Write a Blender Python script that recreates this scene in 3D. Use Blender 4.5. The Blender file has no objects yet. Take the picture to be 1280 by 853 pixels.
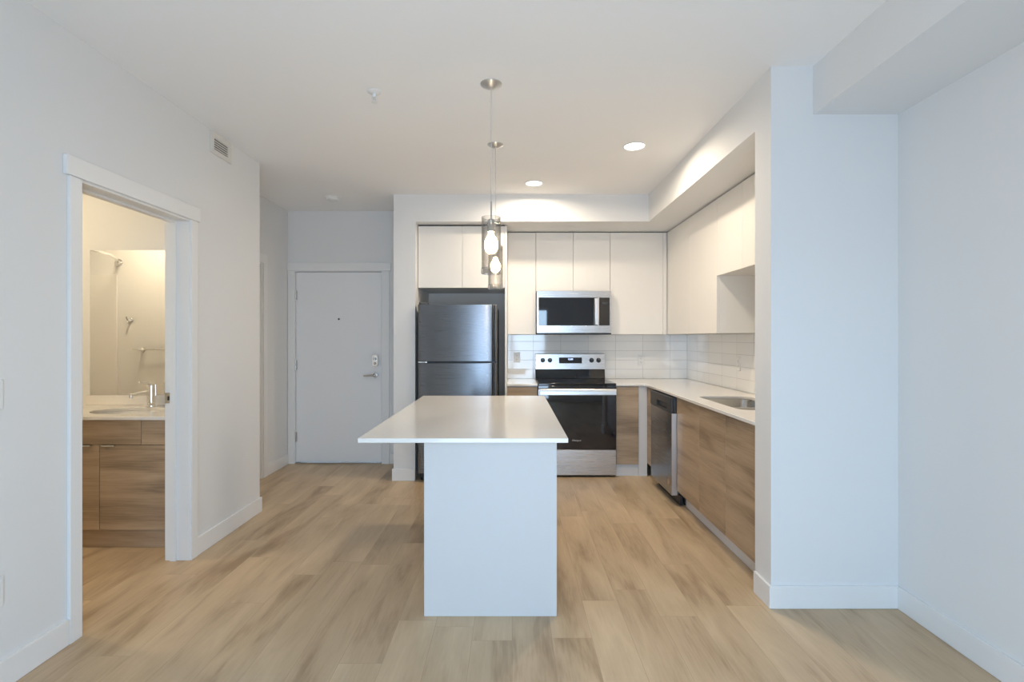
import bpy, bmesh, math, random
from mathutils import Vector, Matrix

random.seed(7)
sc = bpy.context.scene
COL = sc.collection

# ------------------------------------------------------------------ camera, world, exposure
EYE = 1.368
cam_d = bpy.data.cameras.new('camera')
cam_d.sensor_width = 36.0
cam_d.lens = 36.0 * 620.0 / 1280.0
cam_d.shift_y = -4.0 / 1280.0
cam_d.clip_start = 0.02
cam = bpy.data.objects.new('camera', cam_d)
cam.location = (0, 0, EYE)
cam.rotation_euler = (math.pi / 2, 0, 0)
COL.objects.link(cam)
sc.camera = cam

SKY = 13.5            # daylight outside the patio door
DOWN = 15.5          # recessed downlights, watts
BULB = 85.0          # pendant bulbs
BATH = 95.0          # bathroom ceiling lamp
WARM = (1.0, 0.85, 0.66)

w = bpy.data.worlds.new('daylight')
sc.world = w
w.use_nodes = True
nt = w.node_tree
nt.nodes.clear()
out = nt.nodes.new('ShaderNodeOutputWorld')
bg = nt.nodes.new('ShaderNodeBackground')
tc = nt.nodes.new('ShaderNodeTexCoord')
sep = nt.nodes.new('ShaderNodeSeparateXYZ')
rp = nt.nodes.new('ShaderNodeValToRGB')
mr = nt.nodes.new('ShaderNodeMapRange')
mr.inputs['From Min'].default_value = -1
mr.inputs['From Max'].default_value = 1
nt.links.new(tc.outputs['Generated'], sep.inputs[0])
nt.links.new(sep.outputs['Z'], mr.inputs['Value'])
nt.links.new(mr.outputs[0], rp.inputs[0])
cr = rp.color_ramp
cr.elements[0].position = 0.0
cr.elements[0].color = (0.42, 0.535, 0.69, 1)
cr.elements[1].position = 1.0
cr.elements[1].color = (0.42, 0.68, 1.0, 1)
e = cr.elements.new(0.47); e.color = (0.45, 0.58, 0.76, 1)
e = cr.elements.new(0.52); e.color = (0.55, 0.76, 1.0, 1)
e = cr.elements.new(0.62); e.color = (0.46, 0.70, 1.0, 1)
nt.links.new(rp.outputs[0], bg.inputs['Color'])
bg.inputs['Strength'].default_value = SKY
nt.links.new(bg.outputs[0], out.inputs[0])

vs = sc.view_settings
sc.display_settings.display_device = 'sRGB'
vs.view_transform = 'Standard'
vs.look = 'None'
vs.gamma = 1.0
vs.use_curve_mapping = False
vs.exposure = 0.0
cy = sc.cycles
cy.max_bounces = 14
cy.diffuse_bounces = 9
cy.glossy_bounces = 6
cy.transparent_max_bounces = 16
cy.caustics_reflective = False
cy.caustics_refractive = False
cy.use_denoising = True

# sampling aid for the patio door (a portal gives no light of its own)
pd = bpy.data.lights.new('daylight_portal', 'AREA')
pd.shape = 'RECTANGLE'; pd.size = 1.68; pd.size_y = 2.03
pd.cycles.is_portal = True
po = bpy.data.objects.new('daylight_portal', pd)
po.location = (-0.005, -0.965, 1.03)
po.rotation_euler = (math.pi / 2, 0, 0)
COL.objects.link(po)

# ------------------------------------------------------------------ materials
def newmat(name):
    m = bpy.data.materials.new(name)
    m.use_nodes = True
    n = m.node_tree.nodes
    b = n['Principled BSDF']
    return m, m.node_tree, b

def noise_bump(t, b, scale, strength, dist=0.002, vec=None):
    no = t.nodes.new('ShaderNodeTexNoise')
    no.inputs['Scale'].default_value = scale
    no.inputs['Detail'].default_value = 4
    if vec is None:
        c = t.nodes.new('ShaderNodeTexCoord'); vec = c.outputs['Object']
    t.links.new(vec, no.inputs['Vector'])
    bp = t.nodes.new('ShaderNodeBump')
    bp.inputs['Strength'].default_value = strength
    bp.inputs['Distance'].default_value = dist
    t.links.new(no.outputs[0], bp.inputs['Height'])
    t.links.new(bp.outputs[0], b.inputs['Normal'])
    return no

def plain(name, col, rough=0.5, metal=0.0, bump=None, coat=0.0, spec=0.5, var=0.0):
    m, t, b = newmat(name)
    b.inputs['Base Color'].default_value = (*col, 1)
    b.inputs['Roughness'].default_value = rough
    b.inputs['Metallic'].default_value = metal
    b.inputs['Specular IOR Level'].default_value = spec
    if coat: b.inputs['Coat Weight'].default_value = coat; b.inputs['Coat Roughness'].default_value = 0.05
    if bump: noise_bump(t, b, bump[0], bump[1])
    if var:
        c = t.nodes.new('ShaderNodeTexCoord'); no = t.nodes.new('ShaderNodeTexNoise')
        no.inputs['Scale'].default_value = 60; no.inputs['Detail'].default_value = 3
        t.links.new(c.outputs['Object'], no.inputs['Vector'])
        mx = t.nodes.new('ShaderNodeMix'); mx.data_type = 'RGBA'
        mx.inputs[6].default_value = (*[x * (1 - var) for x in col], 1)
        mx.inputs[7].default_value = (*[min(1, x * (1 + var)) for x in col], 1)
        t.links.new(no.outputs[0], mx.inputs[0]); t.links.new(mx.outputs[2], b.inputs['Base Color'])
    return m

def brushed(name, col, rough, axis, aniso=0.0):
    """brushed metal: fine bump stretched along one axis"""
    m, t, b = newmat(name)
    b.inputs['Base Color'].default_value = (*col, 1)
    b.inputs['Metallic'].default_value = 1.0
    b.inputs['Roughness'].default_value = rough
    c = t.nodes.new('ShaderNodeTexCoord'); mp = t.nodes.new('ShaderNodeMapping')
    s = [420, 420, 420]; s[axis] = 4
    mp.inputs['Scale'].default_value = s
    t.links.new(c.outputs['Object'], mp.inputs[0])
    no = t.nodes.new('ShaderNodeTexNoise'); no.inputs['Scale'].default_value = 1; no.inputs['Detail'].default_value = 2
    t.links.new(mp.outputs[0], no.inputs['Vector'])
    bp = t.nodes.new('ShaderNodeBump'); bp.inputs['Strength'].default_value = 0.0015 if aniso else 0.01; bp.inputs['Distance'].default_value = 0.001
    t.links.new(no.outputs[0], bp.inputs['Height']); t.links.new(bp.outputs[0], b.inputs['Normal'])
    ra = t.nodes.new('ShaderNodeMapRange')
    ra.inputs['To Min'].default_value = rough * 0.8; ra.inputs['To Max'].default_value = rough * 1.25
    t.links.new(no.outputs[0], ra.inputs['Value']); t.links.new(ra.outputs[0], b.inputs['Roughness'])
    if aniso:
        b.inputs['Anisotropic'].default_value = aniso; b.inputs['Anisotropic Rotation'].default_value = 0.25
        tg = t.nodes.new('ShaderNodeTangent'); tg.direction_type = 'RADIAL'; tg.axis = 'Z'
        t.links.new(tg.outputs[0], b.inputs['Tangent'])
    return m

def wood(name, axis, light, mid, dark, rough=0.45):
    m, t, b = newmat(name)
    c = t.nodes.new('ShaderNodeTexCoord'); oi = t.nodes.new('ShaderNodeObjectInfo')
    add = t.nodes.new('ShaderNodeVectorMath'); add.operation = 'ADD'
    sc_ = t.nodes.new('ShaderNodeVectorMath'); sc_.operation = 'SCALE'; sc_.inputs['Scale'].default_value = 13.0
    cmb = t.nodes.new('ShaderNodeCombineXYZ')
    for k in range(3): t.links.new(oi.outputs['Random'], cmb.inputs[k])
    t.links.new(cmb.outputs[0], sc_.inputs[0])
    t.links.new(c.outputs['Object'], add.inputs[0]); t.links.new(sc_.outputs[0], add.inputs[1])
    mp = t.nodes.new('ShaderNodeMapping'); s = [9, 9, 9]; s[axis] = 1.1
    mp.inputs['Scale'].default_value = s
    t.links.new(add.outputs[0], mp.inputs[0])
    n1 = t.nodes.new('ShaderNodeTexNoise'); n1.inputs['Scale'].default_value = 1.0; n1.inputs['Detail'].default_value = 5; n1.inputs['Distortion'].default_value = 0.6
    t.links.new(mp.outputs[0], n1.inputs['Vector'])
    mp2 = t.nodes.new('ShaderNodeMapping'); s2 = [150, 150, 150]; s2[axis] = 5
    mp2.inputs['Scale'].default_value = s2
    t.links.new(add.outputs[0], mp2.inputs[0])
    n2 = t.nodes.new('ShaderNodeTexNoise'); n2.inputs['Scale'].default_value = 1.0; n2.inputs['Detail'].default_value = 3
    t.links.new(mp2.outputs[0], n2.inputs['Vector'])
    mx = t.nodes.new('ShaderNodeMix'); mx.inputs[0].default_value = 0.28
    t.links.new(n1.outputs[0], mx.inputs[2]); t.links.new(n2.outputs[0], mx.inputs[3])
    r = t.nodes.new('ShaderNodeValToRGB')
    r.color_ramp.elements[0].position = 0.36; r.color_ramp.elements[0].color = (*dark, 1)
    r.color_ramp.elements[1].position = 0.63; r.color_ramp.elements[1].color = (*light, 1)
    e = r.color_ramp.elements.new(0.48); e.color = (*mid, 1)
    t.links.new(mx.outputs[0], r.inputs[0]); t.links.new(r.outputs[0], b.inputs['Base Color'])
    b.inputs['Roughness'].default_value = rough
    bp = t.nodes.new('ShaderNodeBump'); bp.inputs['Strength'].default_value = 0.12; bp.inputs['Distance'].default_value = 0.001
    t.links.new(n2.outputs[0], bp.inputs['Height']); t.links.new(bp.outputs[0], b.inputs['Normal'])
    return m

def floor_mat():
    m, t, b = newmat('oak_vinyl_plank')
    c = t.nodes.new('ShaderNodeTexCoord')
    sp = t.nodes.new('ShaderNodeSeparateXYZ'); cb = t.nodes.new('ShaderNodeCombineXYZ')
    t.links.new(c.outputs['Object'], sp.inputs[0])
    # every plank row starts at its own random shift
    dv = t.nodes.new('ShaderNodeMath'); dv.operation = 'DIVIDE'; dv.inputs[1].default_value = 0.182
    fl = t.nodes.new('ShaderNodeMath'); fl.operation = 'FLOOR'
    wn = t.nodes.new('ShaderNodeTexWhiteNoise'); wn.noise_dimensions = '1D'
    sh = t.nodes.new('ShaderNodeMath'); sh.operation = 'MULTIPLY_ADD'; sh.inputs[1].default_value = 1.22
    t.links.new(sp.outputs['X'], dv.inputs[0]); t.links.new(dv.outputs[0], fl.inputs[0]); t.links.new(fl.outputs[0], wn.inputs['W'])
    t.links.new(wn.outputs['Value'], sh.inputs[0]); t.links.new(sp.outputs['Y'], sh.inputs[2])
    t.links.new(sh.outputs[0], cb.inputs['X']); t.links.new(sp.outputs['X'], cb.inputs['Y'])
    br = t.nodes.new('ShaderNodeTexBrick')
    br.offset = 0.0
    br.inputs['Color1'].default_value = (0, 0, 0, 1); br.inputs['Color2'].default_value = (1, 1, 1, 1)
    br.inputs['Mortar'].default_value = (0.35, 0.35, 0.35, 1)
    br.inputs['Scale'].default_value = 1.0
    br.inputs['Brick Width'].default_value = 1.22; br.inputs['Row Height'].default_value = 0.182
    br.inputs['Mortar Size'].default_value = 0.0009; br.inputs['Mortar Smooth'].default_value = 0.1
    br.inputs['Bias'].default_value = 0.0
    t.links.new(cb.outputs[0], br.inputs['Vector'])
    rnd = t.nodes.new('ShaderNodeSeparateColor'); t.links.new(br.outputs['Color'], rnd.inputs[0])
    mul = t.nodes.new('ShaderNodeMath'); mul.operation = 'MULTIPLY'; mul.inputs[1].default_value = 17.0
    t.links.new(rnd.outputs[0], mul.inputs[0])
    def nz(sx, sy, det, dist):
        mp = t.nodes.new('ShaderNodeMapping'); mp.inputs['Scale'].default_value = (sx, sy, 1)
        t.links.new(cb.outputs[0], mp.inputs[0])
        n = t.nodes.new('ShaderNodeTexNoise'); n.noise_dimensions = '4D'
        n.inputs['Scale'].default_value = 1; n.inputs['Detail'].default_value = det; n.inputs['Distortion'].default_value = dist
        t.links.new(mp.outputs[0], n.inputs['Vector']); t.links.new(mul.outputs[0], n.inputs['W'])
        return n
    a = nz(1.3, 6.5, 5, 1.0); f = nz(8, 95, 3, 0.3); g = nz(1.0, 2.6, 2, 0.4)
    mx = t.nodes.new('ShaderNodeMix'); mx.inputs[0].default_value = 0.22
    t.links.new(a.outputs[0], mx.inputs[2]); t.links.new(f.outputs[0], mx.inputs[3])
    mx2 = t.nodes.new('ShaderNodeMix'); mx2.inputs[0].default_value = 0.33
    t.links.new(mx.outputs[0], mx2.inputs[2]); t.links.new(g.outputs[0], mx2.inputs[3])
    mx3 = t.nodes.new('ShaderNodeMix'); mx3.inputs[0].default_value = 0.07
    t.links.new(mx2.outputs[0], mx3.inputs[2]); t.links.new(rnd.outputs[0], mx3.inputs[3])
    r = t.nodes.new('ShaderNodeValToRGB')
    r.color_ramp.elements[0].position = 0.345; r.color_ramp.elements[0].color = (0.305, 0.209, 0.122, 1)
    r.color_ramp.elements[1].position = 0.64; r.color_ramp.elements[1].color = (0.625, 0.483, 0.318, 1)
    e = r.color_ramp.elements.new(0.47); e.color = (0.495, 0.366, 0.233, 1)
    t.links.new(mx3.outputs[0], r.inputs[0])
    dk = t.nodes.new('ShaderNodeMix'); dk.data_type = 'RGBA'
    dk.inputs[7].default_value = (0.20, 0.135, 0.08, 1)
    hf = t.nodes.new('ShaderNodeMath'); hf.operation = 'MULTIPLY'; hf.inputs[1].default_value = 0.4
    t.links.new(br.outputs['Fac'], hf.inputs[0])
    t.links.new(hf.outputs[0], dk.inputs[0]); t.links.new(r.outputs[0], dk.inputs[6])
    t.links.new(dk.outputs[2], b.inputs['Base Color'])
    b.inputs['Roughness'].default_value = 0.42
    b.inputs['Specular IOR Level'].default_value = 0.35
    bp = t.nodes.new('ShaderNodeBump'); bp.inputs['Strength'].default_value = 0.10; bp.inputs['Distance'].default_value = 0.001
    t.links.new(f.outputs[0], bp.inputs['Height']); t.links.new(bp.outputs[0], b.inputs['Normal'])
    return m

def tile_mat(name, uaxis, u0):
    """glossy white 4x12 inch tiles, stacked"""
    m, t, b = newmat(name)
    c = t.nodes.new('ShaderNodeTexCoord')
    sp = t.nodes.new('ShaderNodeSeparateXYZ'); cb = t.nodes.new('ShaderNodeCombineXYZ')
    t.links.new(c.outputs['Object'], sp.inputs[0])
    for src, dst, off in ((uaxis, 'X', u0), ('Z', 'Y', 0.914)):
        s = t.nodes.new('ShaderNodeMath'); s.operation = 'SUBTRACT'; s.inputs[1].default_value = off
        t.links.new(sp.outputs[src], s.inputs[0]); t.links.new(s.outputs[0], cb.inputs[dst])
    br = t.nodes.new('ShaderNodeTexBrick'); br.offset = 0.0
    br.inputs['Color1'].default_value = (0.84, 0.84, 0.83, 1); br.inputs['Color2'].default_value = (0.87, 0.87, 0.86, 1)
    br.inputs['Mortar'].default_value = (0.42, 0.42, 0.41, 1)
    br.inputs['Scale'].default_value = 1
    br.inputs['Brick Width'].default_value = 0.305; br.inputs['Row Height'].default_value = 0.1035
    br.inputs['Mortar Size'].default_value = 0.0016; br.inputs['Mortar Smooth'].default_value = 0.3
    t.links.new(cb.outputs[0], br.inputs['Vector'])
    t.links.new(br.outputs['Color'], b.inputs['Base Color'])
    b.inputs['Specular IOR Level'].default_value = 0.9
    ra = t.nodes.new('ShaderNodeMapRange'); ra.inputs['To Min'].default_value = 0.06; ra.inputs['To Max'].default_value = 0.7
    t.links.new(br.outputs['Fac'], ra.inputs['Value']); t.links.new(ra.outputs[0], b.inputs['Roughness'])
    bp = t.nodes.new('ShaderNodeBump'); bp.invert = True; bp.inputs['Strength'].default_value = 0.35; bp.inputs['Distance'].default_value = 0.001
    t.links.new(br.outputs['Fac'], bp.inputs['Height']); t.links.new(bp.outputs[0], b.inputs['Normal'])
    return m

def thin_glass(name, tint, edge, refl=0.10):
    """clear sheet: transparent body, Fresnel-like shine and a darker rim at grazing angles"""
    m = bpy.data.materials.new(name); m.use_nodes = True
    t = m.node_tree; t.nodes.clear()
    o = t.nodes.new('ShaderNodeOutputMaterial')
    tr = t.nodes.new('ShaderNodeBsdfTransparent'); gl = t.nodes.new('ShaderNodeBsdfGlossy')
    gl.inputs['Roughness'].default_value = 0.02
    lw = t.nodes.new('ShaderNodeLayerWeight'); lw.inputs['Blend'].default_value = 0.35
    cm = t.nodes.new('ShaderNodeMix'); cm.data_type = 'RGBA'
    cm.inputs[6].default_value = (*tint, 1); cm.inputs[7].default_value = (*edge, 1)
    t.links.new(lw.outputs['Facing'], cm.inputs[0]); t.links.new(cm.outputs[2], tr.inputs['Color'])
    mr = t.nodes.new('ShaderNodeMapRange'); mr.inputs['To Min'].default_value = refl * 0.4; mr.inputs['To Max'].default_value = refl * 4
    t.links.new(lw.outputs['Facing'], mr.inputs['Value'])
    ms = t.nodes.new('ShaderNodeMixShader')
    t.links.new(mr.outputs[0], ms.inputs[0]); t.links.new(tr.outputs[0], ms.inputs[1]); t.links.new(gl.outputs[0], ms.inputs[2])
    t.links.new(ms.outputs[0], o.inputs[0])
    return m

def glow(name, col, strength):
    m, t, b = newmat(name)
    b.inputs['Base Color'].default_value = (0.8, 0.8, 0.8, 1)
    b.inputs['Emission Color'].default_value = (*col, 1)
    b.inputs['Emission Strength'].default_value = strength
    return m

M = {}
M['wall'] = plain('wall_paint', (0.755, 0.755, 0.75), 0.75, bump=(420, 0.05))
M['ceil'] = plain('ceiling_paint', (0.89, 0.885, 0.88), 0.85, bump=(260, 0.08))
M['trim'] = plain('trim_paint', (0.81, 0.805, 0.795), 0.35, bump=(90, 0.02))
M['door'] = plain('door_paint', (0.83, 0.83, 0.83), 0.4, bump=(140, 0.03))
M['floor'] = floor_mat()
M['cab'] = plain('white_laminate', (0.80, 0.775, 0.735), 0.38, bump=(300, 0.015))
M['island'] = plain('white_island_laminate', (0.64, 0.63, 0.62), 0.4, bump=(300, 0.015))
M['cabin'] = plain('cabinet_carcass', (0.62, 0.60, 0.57), 0.5, bump=(200, 0.02))
M['gap'] = plain('painted_gap_shade', (0.05, 0.048, 0.045), 0.8, bump=(50, 0.02))  # near-black colour standing in for shade in cabinet gaps and vent slots
M['quartz'] = plain('white_quartz', (0.80, 0.765, 0.715), 0.16, var=0.03, coat=0.2)
M['woodx'] = wood('oak_laminate', 0, (0.48, 0.355, 0.235), (0.39, 0.28, 0.18), (0.25, 0.177, 0.113))
M['woody'] = wood('oak_laminate_side', 1, (0.48, 0.355, 0.235), (0.39, 0.28, 0.18), (0.25, 0.177, 0.113))
M['tile_back'] = tile_mat('stacked_tile', 'X', 0.237 - 0.305 * 4)
M['tile_side'] = tile_mat('stacked_tile_side', 'Y', 5.522 - 0.305 * 10)
M['steel'] = brushed('brushed_steel', (0.62, 0.62, 0.63), 0.27, 0)
M['fridge'] = brushed('fridge_steel', (0.22, 0.232, 0.255), 0.28, 0, 0.92)
M['dwsteel'] = brushed('dishwasher_steel', (0.36, 0.38, 0.41), 0.25, 1)
M['steel_bright'] = brushed('bright_steel', (0.74, 0.74, 0.75), 0.32, 2)
M['canopy'] = plain('brushed_canopy', (0.60, 0.60, 0.585), 0.28, metal=0.7, bump=(60, 0.01))
M['sink'] = brushed('sink_steel', (0.50, 0.49, 0.47), 0.22, 1)
M['chrome'] = plain('chrome', (0.88, 0.88, 0.88), 0.08, metal=1, bump=(30, 0.005))
M['nickel'] = plain('satin_nickel', (0.62, 0.61, 0.59), 0.25, metal=1, bump=(80, 0.01))
M['black'] = plain('black_plastic', (0.015, 0.016, 0.018), 0.35, bump=(200, 0.02))
M['dark'] = plain('charcoal_plastic', (0.045, 0.047, 0.052), 0.32, bump=(200, 0.02))
M['bglass'] = plain('black_glass', (0.006, 0.008, 0.014), 0.03, spec=0.9, bump=(3, 0.002))
M['cook'] = plain('black_ceramic', (0.008, 0.008, 0.009), 0.06, bump=(3, 0.002))
M['ring'] = plain('burner_print', (0.05, 0.05, 0.052), 0.2, bump=(100, 0.01))
M['side'] = plain('appliance_side', (0.10, 0.102, 0.108), 0.5, bump=(300, 0.05))
M['plast'] = plain('white_plastic', (0.80, 0.80, 0.79), 0.35, bump=(60, 0.01))
M['slot'] = plain('outlet_slot', (0.03, 0.03, 0.03), 0.6, bump=(60, 0.01))
M['porc'] = plain('white_porcelain', (0.82, 0.81, 0.79), 0.1, bump=(20, 0.004))
M['mirror'] = plain('mirror_silver', (0.90, 0.90, 0.89), 0.0, metal=1, bump=(1, 0.0))
M['glass'] = thin_glass('pendant_glass', (0.965, 0.955, 0.94), (0.56, 0.55, 0.54), 0.12)
M['flute'] = thin_glass('fluted_glass', (0.90, 0.89, 0.88), (0.20, 0.20, 0.20), 0.2)
M['pane'] = thin_glass('window_glass', (0.97, 0.98, 0.98), (0.9, 0.92, 0.92), 0.06)
M['bulb'] = glow('lit_bulb', (1.0, 0.79, 0.53), BULB)
M['lens'] = glow('lit_downlight', (1.0, 0.95, 0.86), 6.0)
M['bathlens'] = glow('lit_bath_lamp', (1.0, 0.83, 0.57), BATH)
M['digit'] = glow('clock_digits', (0.45, 0.6, 1.0), 3.0)
M['letter'] = plain('silver_lettering', (0.75, 0.75, 0.75), 0.35, bump=(60, 0.01))
M['copper'] = plain('copper_emblem', (0.50, 0.36, 0.27), 0.35, metal=0.6, bump=(60, 0.01))
M['wire'] = plain('clear_cord', (0.55, 0.55, 0.54), 0.3, bump=(60, 0.01))
M['vent'] = plain('vent_paint', (0.72, 0.70, 0.66), 0.5, bump=(60, 0.01))

# ------------------------------------------------------------------ mesh helpers
class MB:
    def __init__(self): self.bm = bmesh.new()
    def box(self, x0, x1, y0, y1, z0, z1):
        r = bmesh.ops.create_cube(self.bm, size=1.0)
        for v in r['verts']:
            v.co = Vector(((x0 + x1) / 2 + v.co.x * (x1 - x0), (y0 + y1) / 2 + v.co.y * (y1 - y0), (z0 + z1) / 2 + v.co.z * (z1 - z0)))
        return self
    def cyl(self, p0, p1, r, seg=24, r2=None):
        p0 = Vector(p0); p1 = Vector(p1); d = p1 - p0
        res = bmesh.ops.create_cone(self.bm, cap_ends=True, segments=seg, radius1=r, radius2=r if r2 is None else r2, depth=d.length)
        mt = Matrix.Translation((p0 + p1) / 2) @ d.to_track_quat('Z', 'Y').to_matrix().to_4x4()
        bmesh.ops.transform(self.bm, matrix=mt, verts=res['verts'])
        return self
    def lathe(self, prof, c, seg=40, axis='Z', closed=False):
        """prof: (radius, height) pairs turned round the axis through c"""
        rings = []
        c = Vector(c)
        def pt(r, h, a):
            u, v = r * math.cos(a), r * math.sin(a)
            return c + (Vector((u, v, h)) if axis == 'Z' else Vector((u, h, v)) if axis == 'Y' else Vector((h, u, v)))
        for r, h in prof:
            if r < 1e-6: rings.append([self.bm.verts.new(pt(0, h, 0))])
            else: rings.append([self.bm.verts.new(pt(r, h, 2 * math.pi * k / seg)) for k in range(seg)])
        pairs = list(zip(rings[:-1], rings[1:]))
        if closed: pairs.append((rings[-1], rings[0]))
        for A, B in pairs:
            for k in range(seg):
                k2 = (k + 1) % seg
                f = [A[k] if len(A) > 1 else A[0], A[k2] if len(A) > 1 else None, B[k2] if len(B) > 1 else B[0], B[k] if len(B) > 1 else None]
                f = [x for x in f if x is not None]
                if len(f) >= 3: self.bm.faces.new(f)
        return self
    def prism(self, poly, w0, w1, axis):
        """poly of (u, v) extruded along axis: X -> (y,z), Y -> (x,z), Z -> (x,y)"""
        def pt(u, v, w): return (w, u, v) if axis == 'X' else (u, w, v) if axis == 'Y' else (u, v, w)
        a = [self.bm.verts.new(pt(u, v, w0)) for u, v in poly]
        b = [self.bm.verts.new(pt(u, v, w1)) for u, v in poly]
        n = len(poly)
        self.bm.faces.new(a); self.bm.faces.new(b[::-1])
        for k in range(n): self.bm.faces.new((a[k], a[(k + 1) % n], b[(k + 1) % n], b[k]))
        return self
    def cells(self, us, vs_, keep, w0, w1, axis):
        """grid of cells with some left out (openings), extruded"""
        def pt(u, v, w): return (w, u, v) if axis == 'X' else (u, w, v) if axis == 'Y' else (u, v, w)
        cache = {}
        def V(i, j, k):
            if (i, j, k) not in cache: cache[(i, j, k)] = self.bm.verts.new(pt(us[i], vs_[j], (w0, w1)[k]))
            return cache[(i, j, k)]
        n, m = len(us) - 1, len(vs_) - 1
        def K(i, j): return 0 <= i < n and 0 <= j < m and keep(i, j)
        for i in range(n):
            for j in range(m):
                if not K(i, j): continue
                self.bm.faces.new((V(i, j, 0), V(i + 1, j, 0), V(i + 1, j + 1, 0), V(i, j + 1, 0)))
                self.bm.faces.new((V(i, j, 1), V(i, j + 1, 1), V(i + 1, j + 1, 1), V(i + 1, j, 1)))
                for (di, dj, a, b) in ((-1, 0, (i, j), (i, j + 1)), (1, 0, (i + 1, j), (i + 1, j + 1)), (0, -1, (i, j), (i + 1, j)), (0, 1, (i, j + 1), (i + 1, j + 1))):
                    if not K(i + di, j + dj):
                        self.bm.faces.new((V(*a, 0), V(*b, 0), V(*b, 1), V(*a, 1)))
        return self
    def plate(self, outer, holes, z0, z1):
        """flat slab with holes of any outline"""
        edges = []
        for loop in [outer] + holes:
            vs_ = [self.bm.verts.new((u, v, z1)) for u, v in loop]
            edges += [self.bm.edges.new((vs_[k], vs_[(k + 1) % len(vs_)])) for k in range(len(vs_))]
        r = bmesh.ops.triangle_fill(self.bm, edges=edges, use_beauty=True, use_dissolve=False)
        fs = [g for g in r['geom'] if isinstance(g, bmesh.types.BMFace)]
        ex = bmesh.ops.extrude_face_region(self.bm, geom=fs)
        for g in ex['geom']:
            if isinstance(g, bmesh.types.BMVert): g.co.z = z0
        return self
    def loft(self, loops, cap_end=True, cap_start=False):
        rings = [[self.bm.verts.new(p) for p in L] for L in loops]
        n = len(rings[0])
        for A, B in zip(rings[:-1], rings[1:]):
            for k in range(n): self.bm.faces.new((A[k], A[(k + 1) % n], B[(k + 1) % n], B[k]))
        if cap_end: self.bm.faces.new(rings[-1])
        if cap_start: self.bm.faces.new(rings[0][::-1])
        return self
    def tube(self, pts, r, seg=12, closed_caps=True):
        pts = [Vector(p) for p in pts]
        loops = []
        up = Vector((0, 0, 1))
        for i, p in enumerate(pts):
            d = (pts[min(i + 1, len(pts) - 1)] - pts[max(i - 1, 0)]).normalized()
            a = d.cross(up)
            if a.length < 1e-3: a = d.cross(Vector((1, 0, 0)))
            a.normalize(); b = d.cross(a)
            rr = r[i] if isinstance(r, (list, tuple)) else r
            loops.append([p + (a * math.cos(t) + b * math.sin(t)) * rr for t in [2 * math.pi * k / seg for k in range(seg)]])
        # keep rings from twisting
        for i in range(1, len(loops)):
            best = min(range(seg), key=lambda s: (loops[i][s] - loops[i - 1][0]).length)
            L = loops[i][best:] + loops[i][:best]
            if (L[1] - loops[i - 1][1]).length > (L[-1] - loops[i - 1][1]).length: L = [L[0]] + L[:0:-1]
            loops[i] = L
        return self.loft(loops, True, True)

def rrect(x0, x1, y0, y1, r, seg=6):
    p = []
    for cx, cy_, a0 in ((x1 - r, y1 - r, 0), (x0 + r, y1 - r, 90), (x0 + r, y0 + r, 180), (x1 - r, y0 + r, 270)):
        for k in range(seg + 1):
            a = math.radians(a0 + 90 * k / seg)
            p.append((cx + r * math.cos(a), cy_ + r * math.sin(a)))
    return p

def world_loc(o):
    v = Vector((0, 0, 0))
    while o is not None: v += o.location; o = o.parent
    return v

def make(name, mb, mat, parent=None, loc=None, bevel=0.0, smooth=True, solid=0.0):
    bm = mb.bm
    bmesh.ops.recalc_face_normals(bm, faces=bm.faces[:])
    base = Vector(loc) if loc is not None else Vector((0, 0, 0))
    if parent is not None: base = world_loc(parent)
    bmesh.ops.translate(bm, verts=bm.verts[:], vec=-base)
    me = bpy.data.meshes.new(name)
    bm.to_mesh(me); bm.free()
    me.materials.append(mat)
    if smooth:
        me.polygons.foreach_set('use_smooth', [True] * len(me.polygons))
        me.set_sharp_from_angle(angle=math.radians(35))
    o = bpy.data.objects.new(name, me)
    COL.objects.link(o)
    if parent is not None: o.parent = parent
    else: o.location = base
    if bevel:
        b = o.modifiers.new('bevel', 'BEVEL'); b.width = bevel; b.segments = 2; b.limit_method = 'ANGLE'; b.angle_limit = math.radians(40)
    return o

def tag(o, label, cat, group=None):
    o['label'] = label; o['category'] = cat
    if group: o['group'] = group
    return o

def thing(name, label, cat, loc, group=None):
    o = bpy.data.objects.new(name, None)
    o.empty_display_size = 0.1
    o.location = loc
    COL.objects.link(o)
    return tag(o, label, cat, group)

def struct(name, mb, mat, bevel=0.0):
    o = make(name, mb, mat, bevel=bevel)
    o['kind'] = 'structure'
    return o

def part(name, mb, mat, parent, bevel=0.0, label=None):
    o = make(name, mb, mat, parent, bevel=bevel)
    if label: o['label'] = label
    return o

def duplicate(root, loc, label):
    def cp(o, parent):
        c = o.copy(); COL.objects.link(c)
        if parent is not None: c.parent = parent
        for ch in o.children: cp(ch, c)
        return c
    c = cp(root, None); c.location = loc; c['label'] = label
    return c

def text_part(name, body, size, loc, mat, parent, rot=(math.pi / 2, 0, 0), depth=0.0006):
    cu = bpy.data.curves.new(name, 'FONT')
    cu.body = body; cu.size = size; cu.align_x = 'CENTER'; cu.align_y = 'CENTER'; cu.extrude = depth; cu.resolution_u = 3
    tmp = bpy.data.objects.new('tmp_text', cu); COL.objects.link(tmp)
    bpy.context.view_layer.update()
    me = bpy.data.meshes.new_from_object(tmp.evaluated_get(bpy.context.evaluated_depsgraph_get()))
    bpy.data.objects.remove(tmp)
    me.transform(Matrix.Translation(Vector(loc) - world_loc(parent)) @ Matrix.Rotation(rot[2], 4, 'Z') @ Matrix.Rotation(rot[0], 4, 'X'))
    me.materials.clear(); me.materials.append(mat)
    o = bpy.data.objects.new(name, me); COL.objects.link(o); o.parent = parent
    return o

B = lambda *a: MB().box(*a)

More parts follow.
